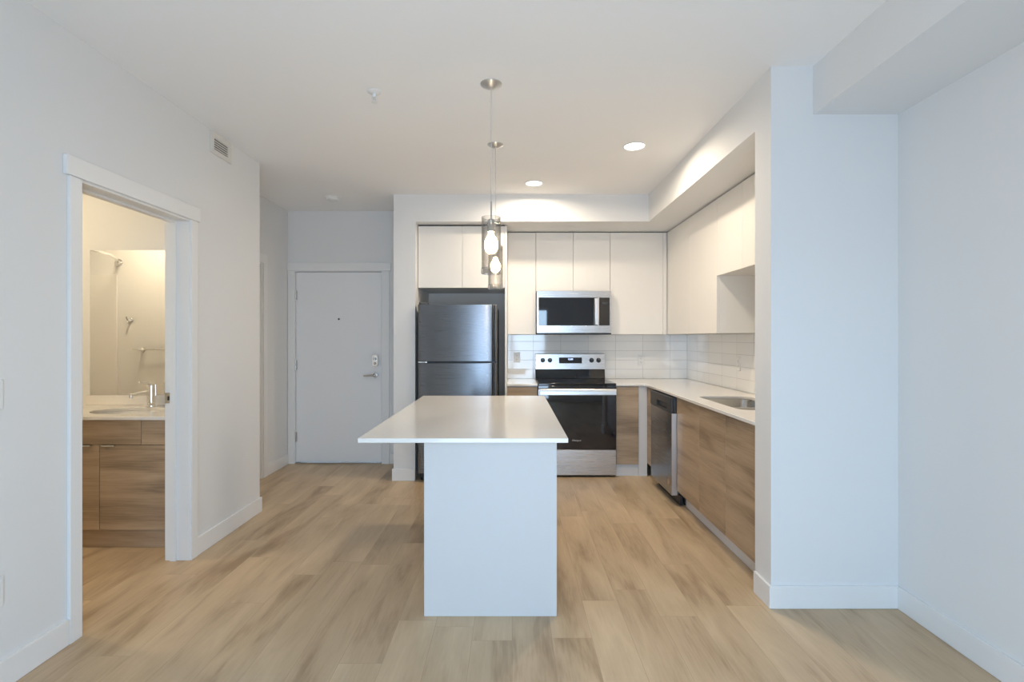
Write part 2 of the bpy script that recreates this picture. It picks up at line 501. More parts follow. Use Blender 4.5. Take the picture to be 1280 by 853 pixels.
# ------------------------------------------------------------------ the room shell
H = 2.743
XL, XR = -1.984, 1.957
struct('floor', B(-5.1, 2.1, -1.12, 5.75, -0.12, 0.0), M['floor'])
struct('ceiling', B(-5.1, 2.1, -1.12, 5.75, H, H + 0.12), M['ceil'])

# left wall with the bathroom doorway
DY0, DY1, DZ = 2.262, 3.060, 2.100
struct('wall_left', MB().cells([-0.9, DY0, DY1, 3.9], [0.0, DZ, H], lambda i, j: not (i == 1 and j == 0), -2.117, XL, 'X'), M['wall'])
# wall between bathroom and hall (its end shows as the outside corner)
struct('wall_bathroom', B(-4.95, -2.117, 3.75, 3.9, 0, H), M['wall'])
struct('wall_bathroom_near', B(-4.95, -2.117, 2.08, 2.2, 0, H), M['wall'])
struct('wall_bathroom_left', B(-5.07, -4.95, 2.08, 3.9, 0, H), M['wall'])
# hall wall with a side doorway
HX = -2.432
struct('wall_hall', MB().cells([3.9, 4.02, 4.83, 5.385], [0.0, DZ, H], lambda i, j: not (i == 1 and j == 0), HX - 0.13, HX, 'X'), M['wall'])
EY = 5.385
struct('wall_entry', MB().cells([-2.562, -2.366, -1.404, -1.134], [0.0, DZ, H], lambda i, j: not (i == 1 and j == 0), EY, EY + 0.15, 'Y'), M['wall'])
# kitchen walls
struct('wall_fridge_column', B(-1.134, -0.927, 4.75, 5.53, 0, H), M['wall'])
struct('wall_kitchen', B(-1.134, 2.1, 5.53, 5.65, 0, H), M['wall'])
struct('wall_right', B(XR, 2.1, -0.9, 5.53, 0, H), M['wall'])
struct('wall_column', B(1.312, XR, 2.513, 2.678, 0, H), M['wall'])
# dropped soffits
struct('ceiling_soffit_kitchen', B(-0.927, 1.312, 4.75, 5.53, 2.483, H), M['wall'])
struct('ceiling_soffit_right', B(1.312, XR, 2.678, 5.53, 2.483, H), M['wall'])
struct('ceiling_soffit_living', B(1.524, XR, -0.9, 2.513, 2.50, H), M['wall'])
# wall behind the camera with the patio door
struct('wall_rear', MB().cells([-2.117, -0.85, 0.84, 2.1], [0.0, 2.05, H], lambda i, j: not (i == 1 and j == 0), -1.02, -0.9, 'Y'), M['wall'])

# patio door
win = bpy.data.objects.new('window_1', None); win.location = (-0.005, -0.96, 0); COL.objects.link(win); win['kind'] = 'structure'
part('window_frame', MB().cells([-0.848, -0.79, -0.035, 0.025, 0.78, 0.838], [0.002, 0.07, 1.985, 2.048], lambda i, j: j != 1 or i in (0, 2, 4), -0.99, -0.93, 'Y'), M['trim'], win, 0.003)
part('window_pane', B(-0.789, -0.036, -0.962, -0.956, 0.071, 1.984), M['pane'], win)
part('window_pane', B(0.026, 0.779, -0.962, -0.956, 0.071, 1.984), M['pane'], win)
part('window_handle', MB().box(0.06, 0.085, -0.93, -0.90, 0.95, 1.15), M['nickel'], win, 0.004)

# baseboards
def base(name, *a): return struct(name, B(*a), M['trim'], 0.003)
BH, BT = 0.114, 0.014
base('baseboard_left_near', XL, XL + BT, -0.9, 2.210, 0, BH)
struct('baseboard_left_far', MB().prism([(XL, 3.111), (XL + BT, 3.111), (XL + BT, 3.9 + BT), (HX + 0.0, 3.9 + BT), (HX, 3.9), (XL, 3.9)], 0, BH, 'Z'), M['trim'], 0.003)
base('baseboard_hall', HX, HX + BT, 4.905, EY - 0.016, 0, BH)
base('baseboard_entry', -1.325, -1.15, EY - BT, EY, 0, BH)
struct('baseboard_fridge_column', MB().prism([(-1.134, EY - 0.02), (-1.134, 4.75), (-0.927, 4.75), (-0.927, 4.75 - BT), (-1.134 - BT, 4.75 - BT), (-1.134 - BT, EY - 0.02)], 0, BH, 'Z'), M['trim'], 0.003)
struct('baseboard_column', MB().prism([(1.312, 2.67), (1.312, 2.513), (XR, 2.513), (XR, 2.513 - BT), (1.312 - BT, 2.513 - BT), (1.312 - BT, 2.67)], 0, BH, 'Z'), M['trim'], 0.003)
base('baseboard_right', XR - BT, XR, -0.9, 2.513 - BT, 0, BH)
base('baseboard_bathroom', -4.94, -3.25, 3.75 - BT, 3.75, 0, BH)

# bathroom door trim: lining with stop, casing, overhanging head casing
t1 = bpy.data.objects.new('trim_1', None); t1.location = (XL, 2.66, 0); COL.objects.link(t1); t1['kind'] = 'structure'
part('jamb_lining', MB().prism([(DY0, 0), (DY0, DZ), (DY1, DZ), (DY1, 0), (DY1 - 0.016, 0), (DY1 - 0.016, DZ - 0.016), (DY0 + 0.016, DZ - 0.016), (DY0 + 0.016, 0)], -2.130, XL + 0.004, 'X'), M['trim'], t1, 0.0015)
part('door_stop', MB().prism([(DY0 + .016, 0), (DY0 + .016, DZ - .016), (DY1 - .016, DZ - .016), (DY1 - .016, 0), (DY1 - .027, 0), (DY1 - .027, DZ - .027), (DY0 + .027, DZ - .027), (DY0 + .027, 0)], -2.094, -2.058, 'X'), M['trim'], t1, 0.001)
part('side_casing', B(XL, XL + 0.016, 2.211, 2.273, 0, 2.094), M['trim'], t1, 0.002)
part('side_casing', B(XL, XL + 0.016, 3.049, 3.110, 0, 2.094), M['trim'], t1, 0.002)
part('head_casing', B(XL, XL + 0.021, 2.190, 3.128, 2.095, 2.183), M['trim'], t1, 0.002)
sp_ = part('strike_plate', MB().cells([-2.128, -2.112, -2.096, -2.084], [0.966, 0.985, 1.010, 1.030], lambda i, j: not (i == 1 and j == 1), 3.0405, 3.0438, 'Y'), M['nickel'], t1, 0, 'satin nickel strike plate')
part('latch_hole', B(-2.1119, -2.0961, 3.0425, 3.0436, 0.9851, 1.0099), M['black'], sp_)

# hall side doorway with closed white door
d2 = bpy.data.objects.new('door_2', None); d2.location = (HX - 0.06, 4.425, 0); COL.objects.link(d2); d2['kind'] = 'structure'
part('jamb_lining', MB().prism([(4.021, 0), (4.021, DZ - .001), (4.829, DZ - .001), (4.829, 0), (4.813, 0), (4.813, DZ - .017), (4.037, DZ - .017), (4.037, 0)], HX - 0.13, HX + 0.002, 'X'), M['trim'], d2, 0.0015)
part('door_slab', B(HX - 0.125, HX - 0.09, 4.040, 4.810, 0.008, DZ - 0.02), M['door'], d2, 0.002)
part('door_casing', MB().prism([(3.9155, 0), (3.9155, 2.183), (4.902, 2.183), (4.902, 0), (4.833, 0), (4.833, 2.095), (4.017, 2.095), (4.017, 0)], HX + 0.0005, HX + 0.016, 'X'), M['trim'], d2, 0.002)

# entry door
d1 = bpy.data.objects.new('door_1', None); d1.location = (-1.885, EY + 0.03, 0); COL.objects.link(d1); d1['kind'] = 'structure'
part('jamb_lining', MB().prism([(-2.365, 0), (-2.365, DZ - .001), (-1.405, DZ - .001), (-1.405, 0), (-1.416, 0), (-1.416, DZ - .012), (-2.354, DZ - .012), (-2.354, 0)], EY - 0.001, EY + 0.149, 'Y'), M['trim'], d1, 0.001)
part('door_stop', MB().prism([(-2.3535, 0), (-2.3535, DZ - .0125), (-1.4165, DZ - .0125), (-1.4165, 0), (-1.436, 0), (-1.436, DZ - .03), (-2.334, DZ - .03), (-2.334, 0)], EY + 0.062, EY + 0.10, 'Y'), M['dark'], d1)
slab = part('door_slab', B(-2.350, -1.421, EY + 0.014, EY + 0.058, 0.016, DZ - 0.017), M['door'], d1, 0.002)
part('head_casing', B(-2.430, -1.315, EY - 0.020, EY, 2.095, 2.180), M['trim'], d1, 0.002)
part('side_casing', B(-2.429, -2.360, EY - 0.016, EY, 0, 2.0945), M['trim'], d1, 0.002)
part('side_casing', B(-1.410, -1.330, EY - 0.016, EY, 0, 2.0945), M['trim'], d1, 0.002)
part('threshold', B(-2.352, -1.418, EY - 0.01, EY + 0.12, 0.0005, 0.013), M['nickel'], d1, 0.003, 'grey metal threshold')
for z in (1.83, 1.07, 0.29):
    mb = MB().box(-2.362, -2.338, EY + 0.004, EY + 0.0135, z - 0.05, z + 0.05)
    mb.cyl((-2.352, EY + 0.004, z - 0.055), (-2.352, EY + 0.004, z + 0.055), 0.006, 12)
    part('hinge', mb, M['nickel'], d1, 0, 'satin nickel hinge')
part('peephole', MB().lathe([(0.0, -0.004), (0.006, -0.005), (0.010, -0.004), (0.011, 0.0)], (-1.885, EY + 0.0135, 1.572), 20, 'Y'), M['dark'], d1)
# deadbolt: rounded plate with thumb turn
dbx, dbz = -1.487, 1.121
pl = [(x, z) for x, z in rrect(dbx - 0.034, dbx + 0.034, dbz - 0.065, dbz + 0.065, 0.026)]
db = part('deadbolt_plate', MB().prism(pl, EY - 0.008, EY + 0.0135, 'Y'), M['chrome'], d1, 0.004, 'chrome deadbolt plate')
part('thumb_turn', MB().lathe([(0, -0.028), (0.012, -0.028), (0.015, -0.022), (0.017, -0.009)], (dbx, EY, dbz + 0.018), 24, 'Y').box(dbx - 0.005, dbx + 0.005, EY - 0.036, EY - 0.02, dbz + 0.0, dbz + 0.036), M['nickel'], db, 0.001)
part('key_cylinder', MB().lathe([(0, -0.018), (0.011, -0.018), (0.015, -0.0085)], (dbx, EY, dbz - 0.03), 24, 'Y'), M['nickel'], db)
lvz = 0.958
lv = part('lever_handle', MB().lathe([(0, -0.048), (0.009, -0.048), (0.010, -0.012), (0.026, -0.010), (0.028, 0.002), (0.028, 0.0135)], (dbx + 0.004, EY, lvz + 0.005), 28, 'Y').tube([(dbx + 0.008, EY - 0.044, lvz + 0.004), (dbx - 0.03, EY - 0.046, lvz + 0.003), (dbx - 0.085, EY - 0.043, lvz), (dbx - 0.115, EY - 0.038, lvz - 0.002)], [0.010, 0.009, 0.0075, 0.006]), M['nickel'], d1, 0, 'satin nickel lever handle')

# shower wall panel seen in the mirror
struct('wall_shower_surround', B(-4.95, -4.20, 2.2, 2.215, 0, 2.04), M['porc'], 0.004)

# tiled splashbacks
struct('wall_backsplash_kitchen', B(-0.048, XR - 0.009, 5.522, 5.53, 0.916, 1.402), M['tile_back'])
struct('wall_backsplash_right', B(XR - 0.008, XR, 2.68, 5.522, 0.916, 1.402), M['tile_side'])

# ------------------------------------------------------------------ island
isl = thing('kitchen_island', 'white laminate island base with a plain end panel on the oak floor', 'island', (-0.106, 2.434, 0))
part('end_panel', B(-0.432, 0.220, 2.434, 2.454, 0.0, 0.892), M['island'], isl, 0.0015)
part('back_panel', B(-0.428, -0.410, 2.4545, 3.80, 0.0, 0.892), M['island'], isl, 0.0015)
part('cabinet_body', B(-0.409, 0.178, 2.4545, 3.80, 0.10, 0.892), M['cabin'], isl)
part('toe_kick', B(-0.409, 0.14, 2.456, 3.79, 0.0, 0.099), M['trim'], isl)
for k in range(3):
    y0 = 2.458 + k * 0.4475
    dr = part('door', B(0.180, 0.199, y0, y0 + 0.4435, 0.105, 0.888), M['woody'], isl, 0.0015, 'oak laminate door')
    part('edge_pull', B(0.1995, 0.212, y0 + 0.30, y0 + 0.38, 0.882, 0.886), M['nickel'], dr)
ct = make('island_countertop', B(-0.696, 0.254, 2.237, 3.888, 0.8935, 0.914), M['quartz'], loc=(-0.22, 3.06, 0.8935), bevel=0.002)
tag(ct, 'white quartz slab overhanging the island, with glossy top', 'countertop')

# ------------------------------------------------------------------ refrigerator
fr = thing('refrigerator', 'stainless top-freezer refrigerator standing in the alcove behind the island', 'refrigerator', (-0.515, 5.08, 0))
part('cabinet', B(-0.886, -0.144, 4.762, 5.46, 0.035, 1.668), M['side'], fr, 0.006)
def fridge_door(z0, z1):
    x0, x1 = -0.892, -0.138
    g0, g1 = -0.190, -0.158                # full-height pocket grip near the right edge
    front = []
    def fy(x):
        u = (x - (x0 + x1) / 2) / ((x1 - x0) / 2)
        return 4.682 + (0.020 * u ** 6 if u > 0 else 0.003 * u ** 6)
    front.append((x0, 4.715))
    front.append((x0 + 0.004, fy(x0) + 0.004))
    for k in range(25):
        x = x0 + 0.012 + (g0 - x0 - 0.012) * k / 24
        front.append((x, fy(x)))
    front += [(g0 + 0.006, fy(g0) + 0.028), (g1 - 0.006, fy(g1) + 0.030), (g1, fy(g1)), (x1 - 0.006, fy(x1)), (x1, fy(x1) + 0.006), (x1, 4.755), (x0, 4.755)]
    return MB().prism(front, z0, z1, 'Z')
fz = part('freezer_door', fridge_door(1.146, 1.682), M['fridge'], fr, 0.002)
text_part('brand_lettering', 'Whirlpool', 0.016, (-0.842, 4.6895, 1.583), M['letter'], fz)
rd = part('refrigerator_door', fridge_door(0.085, 1.128), M['fridge'], fr, 0.002)
part('door_gasket', B(-0.886, -0.144, 4.7552, 4.7618, 0.09, 1.676), M['black'], fr)
part('center_hinge', MB().prism(rrect(-0.893, -0.802, 4.690, 4.754, 0.012), 1.1300, 1.1440, 'Z'), M['chrome'], fr, 0.002, 'chrome center hinge')
part('top_hinge_cover', MB().prism(rrect(-0.885, -0.80, 4.70, 4.80, 0.02), 1.6825, 1.705, 'Z'), M['side'], fr, 0.004)
part('base_grille', MB().box(-0.886, -0.144, 4.735, 4.7615, 0.036, 0.080), M['black'], fr, 0.003)
for x in (-0.86, -0.17):
    part('foot', MB().cyl((x, 4.79, 0.0), (x, 4.79, 0.0345), 0.02, 20), M['black'], fr)
    part('foot', MB().cyl((x, 5.40, 0.0), (x, 5.40, 0.0345), 0.02, 20), M['black'], fr)

# tall side panel between fridge and cabinets
pn = make('refrigerator_side_panel', B(-0.069, -0.050, 4.865, 5.52, 0.0, 2.468), M['cab'], loc=(-0.06, 5.19, 0), bevel=0.001)
tag(pn, 'tall narrow white panel on the right side of the refrigerator', 'cabinet panel')

# ------------------------------------------------------------------ upper cabinets
def uppers(name, label, body, doors, face_axis, mat=None, group=None):
    """body box (x0,x1,y0,y1,z0,z1); doors list of (lo,hi,z0,z1) along the face; face_axis Y- or X-"""
    x0, x1, y0, y1, z0, z1 = body
    o = thing(name, label, 'cabinet', ((x0 + x1) / 2, (y0 + y1) / 2, z0), group)
    part('carcass', B(*body), mat or M['cab'], o, 0.001)
    for (lo, hi, a, b) in doors:
        if face_axis == 'Y': part('door', B(lo, hi, y0 - 0.0205, y0 - 0.001, a, b), M['cab'], o, 0.0015)
        else: part('door', B(x0 - 0.0205, x0 - 0.001, lo, hi, a, b), M['cab'], o, 0.0015)
    # recessed strip coloured dark as the shade in the gap below the soffit
    if face_axis == 'Y': part('gap_shade_strip', B(x0 + .001, x1 - .001, y0 + 0.012, y0 + 0.03, z1 + 0.0005, 2.4825), M['gap'], o)
    else: part('gap_shade_strip', B(x0 + 0.012, x0 + 0.03, y0 + .001, y1 - .001, z1 + 0.0005, 2.4825), M['gap'], o)
    return o
UB, UT = 1.404, 2.471
uppers('upper_cabinet', 'white flat two-door cabinet above the refrigerator', (-0.924, -0.0705, 4.893, 5.52, 1.862, 2.466),
       [(-0.922, -0.489, 1.860, 2.466), (-0.486, -0.072, 1.860, 2.466)], 'Y')
uppers('upper_cabinet', 'narrow white wall cabinet between refrigerator panel and microwave', (-0.048, 0.2495, 5.222, 5.521, UB + .002, UT),
       [(-0.0475, 0.2485, UB, UT)], 'Y')
uppers('upper_cabinet', 'short white two-door cabinet directly above the microwave', (0.2515, 1.0285, 5.222, 5.521, 1.858, UT),
       [(0.2525, 0.6385, 1.857, UT), (0.6415, 1.0275, 1.857, UT)], 'Y')
uc = uppers('upper_cabinet', 'tall white wall cabinet in the corner right of the microwave', (1.0305, 1.625, 5.222, 5.521, UB + .002, UT),
       [(1.0315, 1.583, UB, UT)], 'Y')
part('filler_strip', B(1.5855, 1.6255, 5.2035, 5.221, UB, UT), M['cab'], uc, 0.001)
uppers('upper_cabinet', 'tall white wall cabinet on the right wall, left of the open notch', (1.648, 1.948, 3.942, 5.2, UB + .002, UT),
       [(3.943, 4.565, UB, UT), (4.5665, 5.195, UB, UT)], 'X')
uppers('upper_cabinet', 'short white raised cabinet over the kitchen sink', (1.648, 1.948, 2.682, 3.940, 1.862, UT),
       [(3.506, 3.939, 1.860, UT), (2.684, 3.5035, 1.860, UT)], 'X')

# ------------------------------------------------------------------ base cabinets
CF = 4.915   # front of the back run doors
o = thing('base_cabinet', 'short piece of oak base cabinet left of the range', 'cabinet', (0.10, 5.2, 0))
part('carcass', B(-0.048, 0.253, CF + 0.001, 5.52, 0.111, 0.8925), M['cabin'], o)
part('drawer_front', B(-0.047, 0.252, CF - 0.019, CF, 0.74, 0.880), M['woodx'], o, 0.0015)
part('door', B(-0.047, 0.252, CF - 0.019, CF, 0.115, 0.736), M['woodx'], o, 0.0015)
part('toe_kick', B(-0.048, 0.253, CF + 0.03, CF + 0.045, 0, 0.110), M['trim'], o)

o = thing('base_cabinet', 'narrow oak-fronted base cabinet right of the range with white filler', 'cabinet', (1.18, 5.2, 0))
part('carcass', B(1.028, 1.336, CF + 0.001, 5.52, 0.111, 0.8925), M['cabin'], o)
part('door', B(1.030, 1.250, CF - 0.019, CF, 0.118, 0.886), M['woodx'], o, 0.0015)
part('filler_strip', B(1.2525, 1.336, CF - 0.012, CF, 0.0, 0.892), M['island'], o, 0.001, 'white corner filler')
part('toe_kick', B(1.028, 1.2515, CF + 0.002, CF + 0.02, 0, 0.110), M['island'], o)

o = thing('corner_filler_panel', 'narrow oak filler panel between dishwasher and corner', 'cabinet panel', (1.345, 4.76, 0))
part('panel', B(1.337, 1.355, 4.632, 4.905, 0.128, 0.886), M['woody'], o, 0.0015)
part('toe_kick', B(1.410, 1.425, 4.632, 4.905, 0, 0.127), M['trim'], o)

SX = 1.336
def side_base(label, y0, y1, splits):
    o = thing('base_cabinet', label, 'cabinet', (1.65, (y0 + y1) / 2, 0))
    part('carcass', B(SX + 0.020, 1.948, y0, y1, 0.128, 0.690), M['cabin'], o)
    part('top_rail', B(SX + 0.020, SX + 0.040, y0, y1, 0.6905, 0.8925), M['cabin'], o)
    part('toe_kick', B(1.410, 1.425, y0, y1, 0, 0.1275), M['trim'], o)
    for a, b in splits:
        d = part('door', B(SX, SX + 0.019, a + 0.0012, b - 0.0012, 0.128, 0.884), M['woody'], o, 0.0012)
    return o
side_base('oak two-door sink base cabinet beside the dishwasher', 3.107, 4.019, [(3.541, 4.019), (3.107, 3.541)])
side_base('oak single-door base cabinet against the white end column', 2.682, 3.105, [(2.682, 3.105)])

# worktops
c1 = make('kitchen_countertop', B(-0.048, 0.254, 4.885, 5.521, 0.8935, 0.914), M['quartz'], loc=(0.1, 5.2, 0.8935), bevel=0.002)
tag(c1, 'small cream quartz worktop piece left of the range', 'countertop')
SK = (1.436, 1.826, 3.115, 3.857)
c2 = make('kitchen_countertop', MB().plate([(1.027, 4.885), (1.309, 4.885), (1.309, 2.681), (XR - 0.009, 2.681), (XR - 0.009, 5.521), (1.027, 5.521)],
          [rrect(*SK, 0.07)], 0.8935, 0.914), M['quartz'], loc=(1.63, 4.1, 0.8935), bevel=0.002)
tag(c2, 'L-shaped cream quartz worktop running round the corner with sink cutout', 'countertop')

# double-bowl sink under the worktop
sk = thing('kitchen_sink', 'undermount stainless double-bowl sink in the right worktop', 'sink', (1.63, 3.49, 0.70))
x0, x1, y0, y1 = SK
def bowl(a0, a1, b0, b1, depth):
    L = []
    for (ins, z, r) in ((0.0, 0.8925, 0.055), (0.003, 0.880, 0.055), (0.010, 0.8925 - depth + 0.04, 0.055), (0.022, 0.8925 - depth + 0.012, 0.05), (0.05, 0.8925 - depth, 0.04)):
        L.append([(u, v, z) for u, v in rrect(a0 + ins, a1 - ins, b0 + ins, b1 - ins, r)])
    return MB().loft(L)
part('rim', MB().plate(rrect(x0 - 0.02, x1 + 0.02, y0 - 0.02, y1 + 0.02, 0.06), [rrect(x0 - 0.004, x1 + 0.004, 3.385, y1 + 0.004, 0.055), rrect(x0 - 0.004, x1 + 0.004, y0 - 0.004, 3.355, 0.055)], 0.8905, 0.893), M['sink'], sk)
for (b0, b1, dep) in ((3.385, y1 + 0.004, 0.19), (y0 - 0.004, 3.355, 0.17)):
    bo = part('bowl', bowl(x0 - 0.004, x1 + 0.004, b0, b1, dep), M['sink'], sk)
    part('drain', MB().lathe([(0, 0.001), (0.025, 0.001), (0.030, 0.004), (0.042, 0.004), (0.044, 0.0006)], (1.63, (b0 + b1) / 2, 0.8925 - dep), 28), M['chrome'], bo)
ka = thing('kitchen_faucet', 'chrome gooseneck faucet standing behind the double-bowl kitchen sink', 'faucet', (1.885, 3.42, 0.914))
part('base', MB().lathe([(0, 0.05), (0.022, 0.05), (0.024, 0.012), (0.029, 0.008), (0.030, 0.0005)], (1.885, 3.42, 0.914), 28), M['chrome'], ka)
part('spout', MB().tube([(1.885, 3.42, 0.96), (1.885, 3.42, 1.10)] + [(1.80 + 0.085 * math.cos(a), 3.42, 1.10 + 0.085 * math.sin(a)) for a in [math.pi * k / 10 for k in range(1, 11)]] + [(1.715, 3.42, 1.06)], 0.011), M['chrome'], ka)
part('handle', MB().tube([(1.885, 3.400, 0.945), (1.885, 3.372, 0.955), (1.885, 3.33, 0.975)], [0.010, 0.007, 0.006]), M['chrome'], ka)

# ------------------------------------------------------------------ range
R0, R1 = 0.258, 1.020
rg = thing('range', 'freestanding stainless electric range with black glass oven door', 'stove', (0.639, 5.1, 0))
part('body', B(R0 + 0.002, R1 - 0.002, 4.890, 5.50, 0.03, 0.8985), M['black'], rg, 0.003)
bgp = part('backguard', MB().prism([(5.425, 0.9225), (5.505, 0.9225), (5.505, 1.192), (5.462, 1.192), (5.452, 1.188), (5.444, 1.025)], R0, R1 - 0.002, 'X'), M['bglass'], rg, 0.002)
part('control_panel', MB().prism([(5.4275, 1.024), (5.4435, 1.024), (5.4515, 1.187), (5.4455, 1.191), (5.4405, 1.189)], R0 + 0.001, R1 - 0.003, 'X'), M['steel'], bgp, 0.001)
def py(z): return 5.4275 + (z - 1.024) * 0.080
zk = 1.121
part('display', MB().prism([(py(1.088) - 0.0015, 1.088), (py(1.088) + 0.002, 1.088), (py(1.152) + 0.002, 1.152), (py(1.152) - 0.0015, 1.152)], 0.515, 0.766, 'X'), M['bglass'], bgp, 0, 'black clock display')
text_part('clock_digits', '12:00', 0.026, (0.640, py(1.132) - 0.0022, 1.132), M['digit'], bgp)
for x in (0.338, 0.416, 0.872, 0.949):
    k = part('control_knob', MB().lathe([(0, -0.026), (0.017, -0.026), (0.020, -0.023), (0.021, -0.004), (0.025, -0.002), (0.026, 0.002)], (x, py(zk), zk), 28, 'Y'), M['black'], bgp)
    part('knob_mark', B(x - 0.0015, x + 0.0015, py(zk) - 0.0268, py(zk) - 0.0255, zk + 0.006, zk + 0.018), M['letter'], k)
ck = part('cooktop', B(R0, R1, 4.858, 5.424, 0.8995, 0.9215), M['cook'], rg, 0.004)
for (x, y, r) in ((0.44, 5.05, 0.115), (0.84, 5.05, 0.09), (0.44, 5.29, 0.075), (0.84, 5.29, 0.10)):
    part('burner_ring', MB().lathe([(r, 0.0001), (r, 0.0006), (r - 0.004, 0.0006), (r - 0.004, 0.0001)], (x, y, 0.9215), 48, closed=True), M['ring'], ck)
part('cooktop_front_trim', B(R0, R1, 4.856, 4.888, 0.868, 0.8985), M['bglass'], rg, 0.002)
dr = part('oven_door', B(R0, R1, 4.853, 4.888, 0.276, 0.8655), M['bglass'], rg, 0.003)
part('door_window', B(R0 + 0.09, R1 - 0.09, 4.8518, 4.8528, 0.36, 0.74), M['bglass'], dr)
part('door_top_trim', B(R0 + 0.001, R1 - 0.001, 4.8505, 4.8528, 0.806, 0.8645), M['steel'], dr)
part('handle', MB().prism([(4.806, 0.812), (4.826, 0.812), (4.828, 0.870), (4.812, 0.871), (4.805, 0.860)], R0 + 0.012, R1 - 0.006, 'X')
     .box(R0 + 0.014, R0 + 0.045, 4.826, 4.850, 0.818, 0.866).box(R1 - 0.040, R1 - 0.009, 4.826, 4.850, 0.818, 0.866), M['steel_bright'], dr, 0.003, 'wide flat stainless handle')
text_part('brand_lettering', 'Whirlpool', 0.021, (0.631, 4.8515, 0.362), M['letter'], dr)
part('storage_drawer', B(R0, R1, 4.853, 4.888, 0.022, 0.270), M['steel'], rg, 0.003)
for x in (R0 + 0.05, R1 - 0.05):
    part('foot', MB().cyl((x, 4.94, 0), (x, 4.94, 0.0295), 0.018, 16), M['black'], rg)
    part('foot', MB().cyl((x, 5.45, 0), (x, 5.45, 0.0295), 0.018, 16), M['black'], rg)

# ------------------------------------------------------------------ microwave
mw = thing('microwave', 'stainless over-the-range microwave mounted under the white cabinets', 'microwave', (0.640, 5.3, 1.412))
m0, m1, mz0, mz1, my = 0.2555, 1.0245, 1.416, 1.853, 5.115
part('body', B(m0, m1, my + 0.032, 5.52, mz0 + 0.002, mz1), M['side'], mw, 0.003)
part('vent_grille', B(m0, m1, my + 0.004, my + 0.25, mz0 - 0.014, mz0 + 0.0015), M['black'], mw, 0.003)
xs = 0.899
md = part('door', MB().cells([m0, 0.2755, 0.881, xs - 0.001], [mz0 + .002, 1.495, 1.783, mz1], lambda i, j: not (i == 1 and j == 1), my, my + 0.031, 'Y'), M['steel'], mw, 0.0015)
part('door_glass', B(0.2760, 0.8805, my + 0.0015, my + 0.03, 1.4955, 1.7825), M['bglass'], md)
part('door_handle', MB().prism([(0.848, my - 0.001), (0.893, my - 0.001), (0.896, my - 0.030), (0.889, my - 0.037), (0.852, my - 0.037), (0.846, my - 0.030)], 1.50, 1.775, 'Z'), M['steel_bright'], md, 0.004, 'vertical stainless handle')
text_part('brand_lettering', 'Whirlpool', 0.020, (0.640, my - 0.0006, 1.826), M['letter'], md)
mc = part('control_frame', MB().cells([xs, 0.9005, 1.008, m1], [mz0 + .002, 1.495, 1.783, mz1], lambda i, j: not (i == 1 and j == 1), my, my + 0.031, 'Y'), M['steel'], mw, 0.0005)
part('keypad', B(0.901, 1.0075, my + 0.0015, my + 0.03, 1.4955, 1.7825), M['bglass'], mc)
part('clock_window', B(0.925, 0.985, my + 0.0006, my + 0.0014, 1.712, 1.735), M['dark'], mc)

# ------------------------------------------------------------------ dishwasher
dw = thing('dishwasher', 'stainless dishwasher with black control strip in the right cabinet run', 'dishwasher', (1.6, 4.325, 0))
d0, d1y = 4.027, 4.624
part('tub', B(1.3425, 1.93, d0 + 0.004, d1y - 0.004, 0.10, 0.885), M['side'], dw)
dd = part('door', B(1.295, 1.3415, d0, d1y, 0.086, 0.752), M['dwsteel'], dw, 0.003)
part('door_edge', B(1.296, 1.341, d0 - 0.0022, d0 - 0.0002, 0.088, 0.751), M['steel_bright'], dd, 0, 'bright stainless door edge')
cp = part('control_panel', MB().cells([d0, 4.14, 4.42, d1y], [0.755, 0.770, 0.822, 0.882], lambda i, j: not (i == 1 and j == 1), 1.290, 1.310, 'X'), M['dark'], dw, 0.004)
part('panel_back', B(1.3105, 1.3415, d0, d1y, 0.755, 0.882), M['dark'], cp, 0.002)
part('handle_pocket', MB().cells([4.141, 4.15, 4.41, 4.419], [0.771, 0.776, 0.816, 0.821], lambda i, j: not (i == 1 and j == 1), 1.293, 1.3104, 'X'), M['black'], cp)
part('emblem', MB().lathe([(0.030, -0.001), (0.030, 0.0), (0.0, 0.0), (0.0, -0.001)], (1.2944, 4.105, 0.178), 32, 'X'), M['copper'], dd, 0, 'small round copper emblem')
part('toe_panel', B(1.365, 1.385, d0, d1y, 0.004, 0.084), M['black'], dw, 0.002)
for y in (4.06, 4.59):
    part('foot', MB().cyl((1.42, y, 0), (1.42, y, 0.099), 0.015, 16), M['black'], dw)

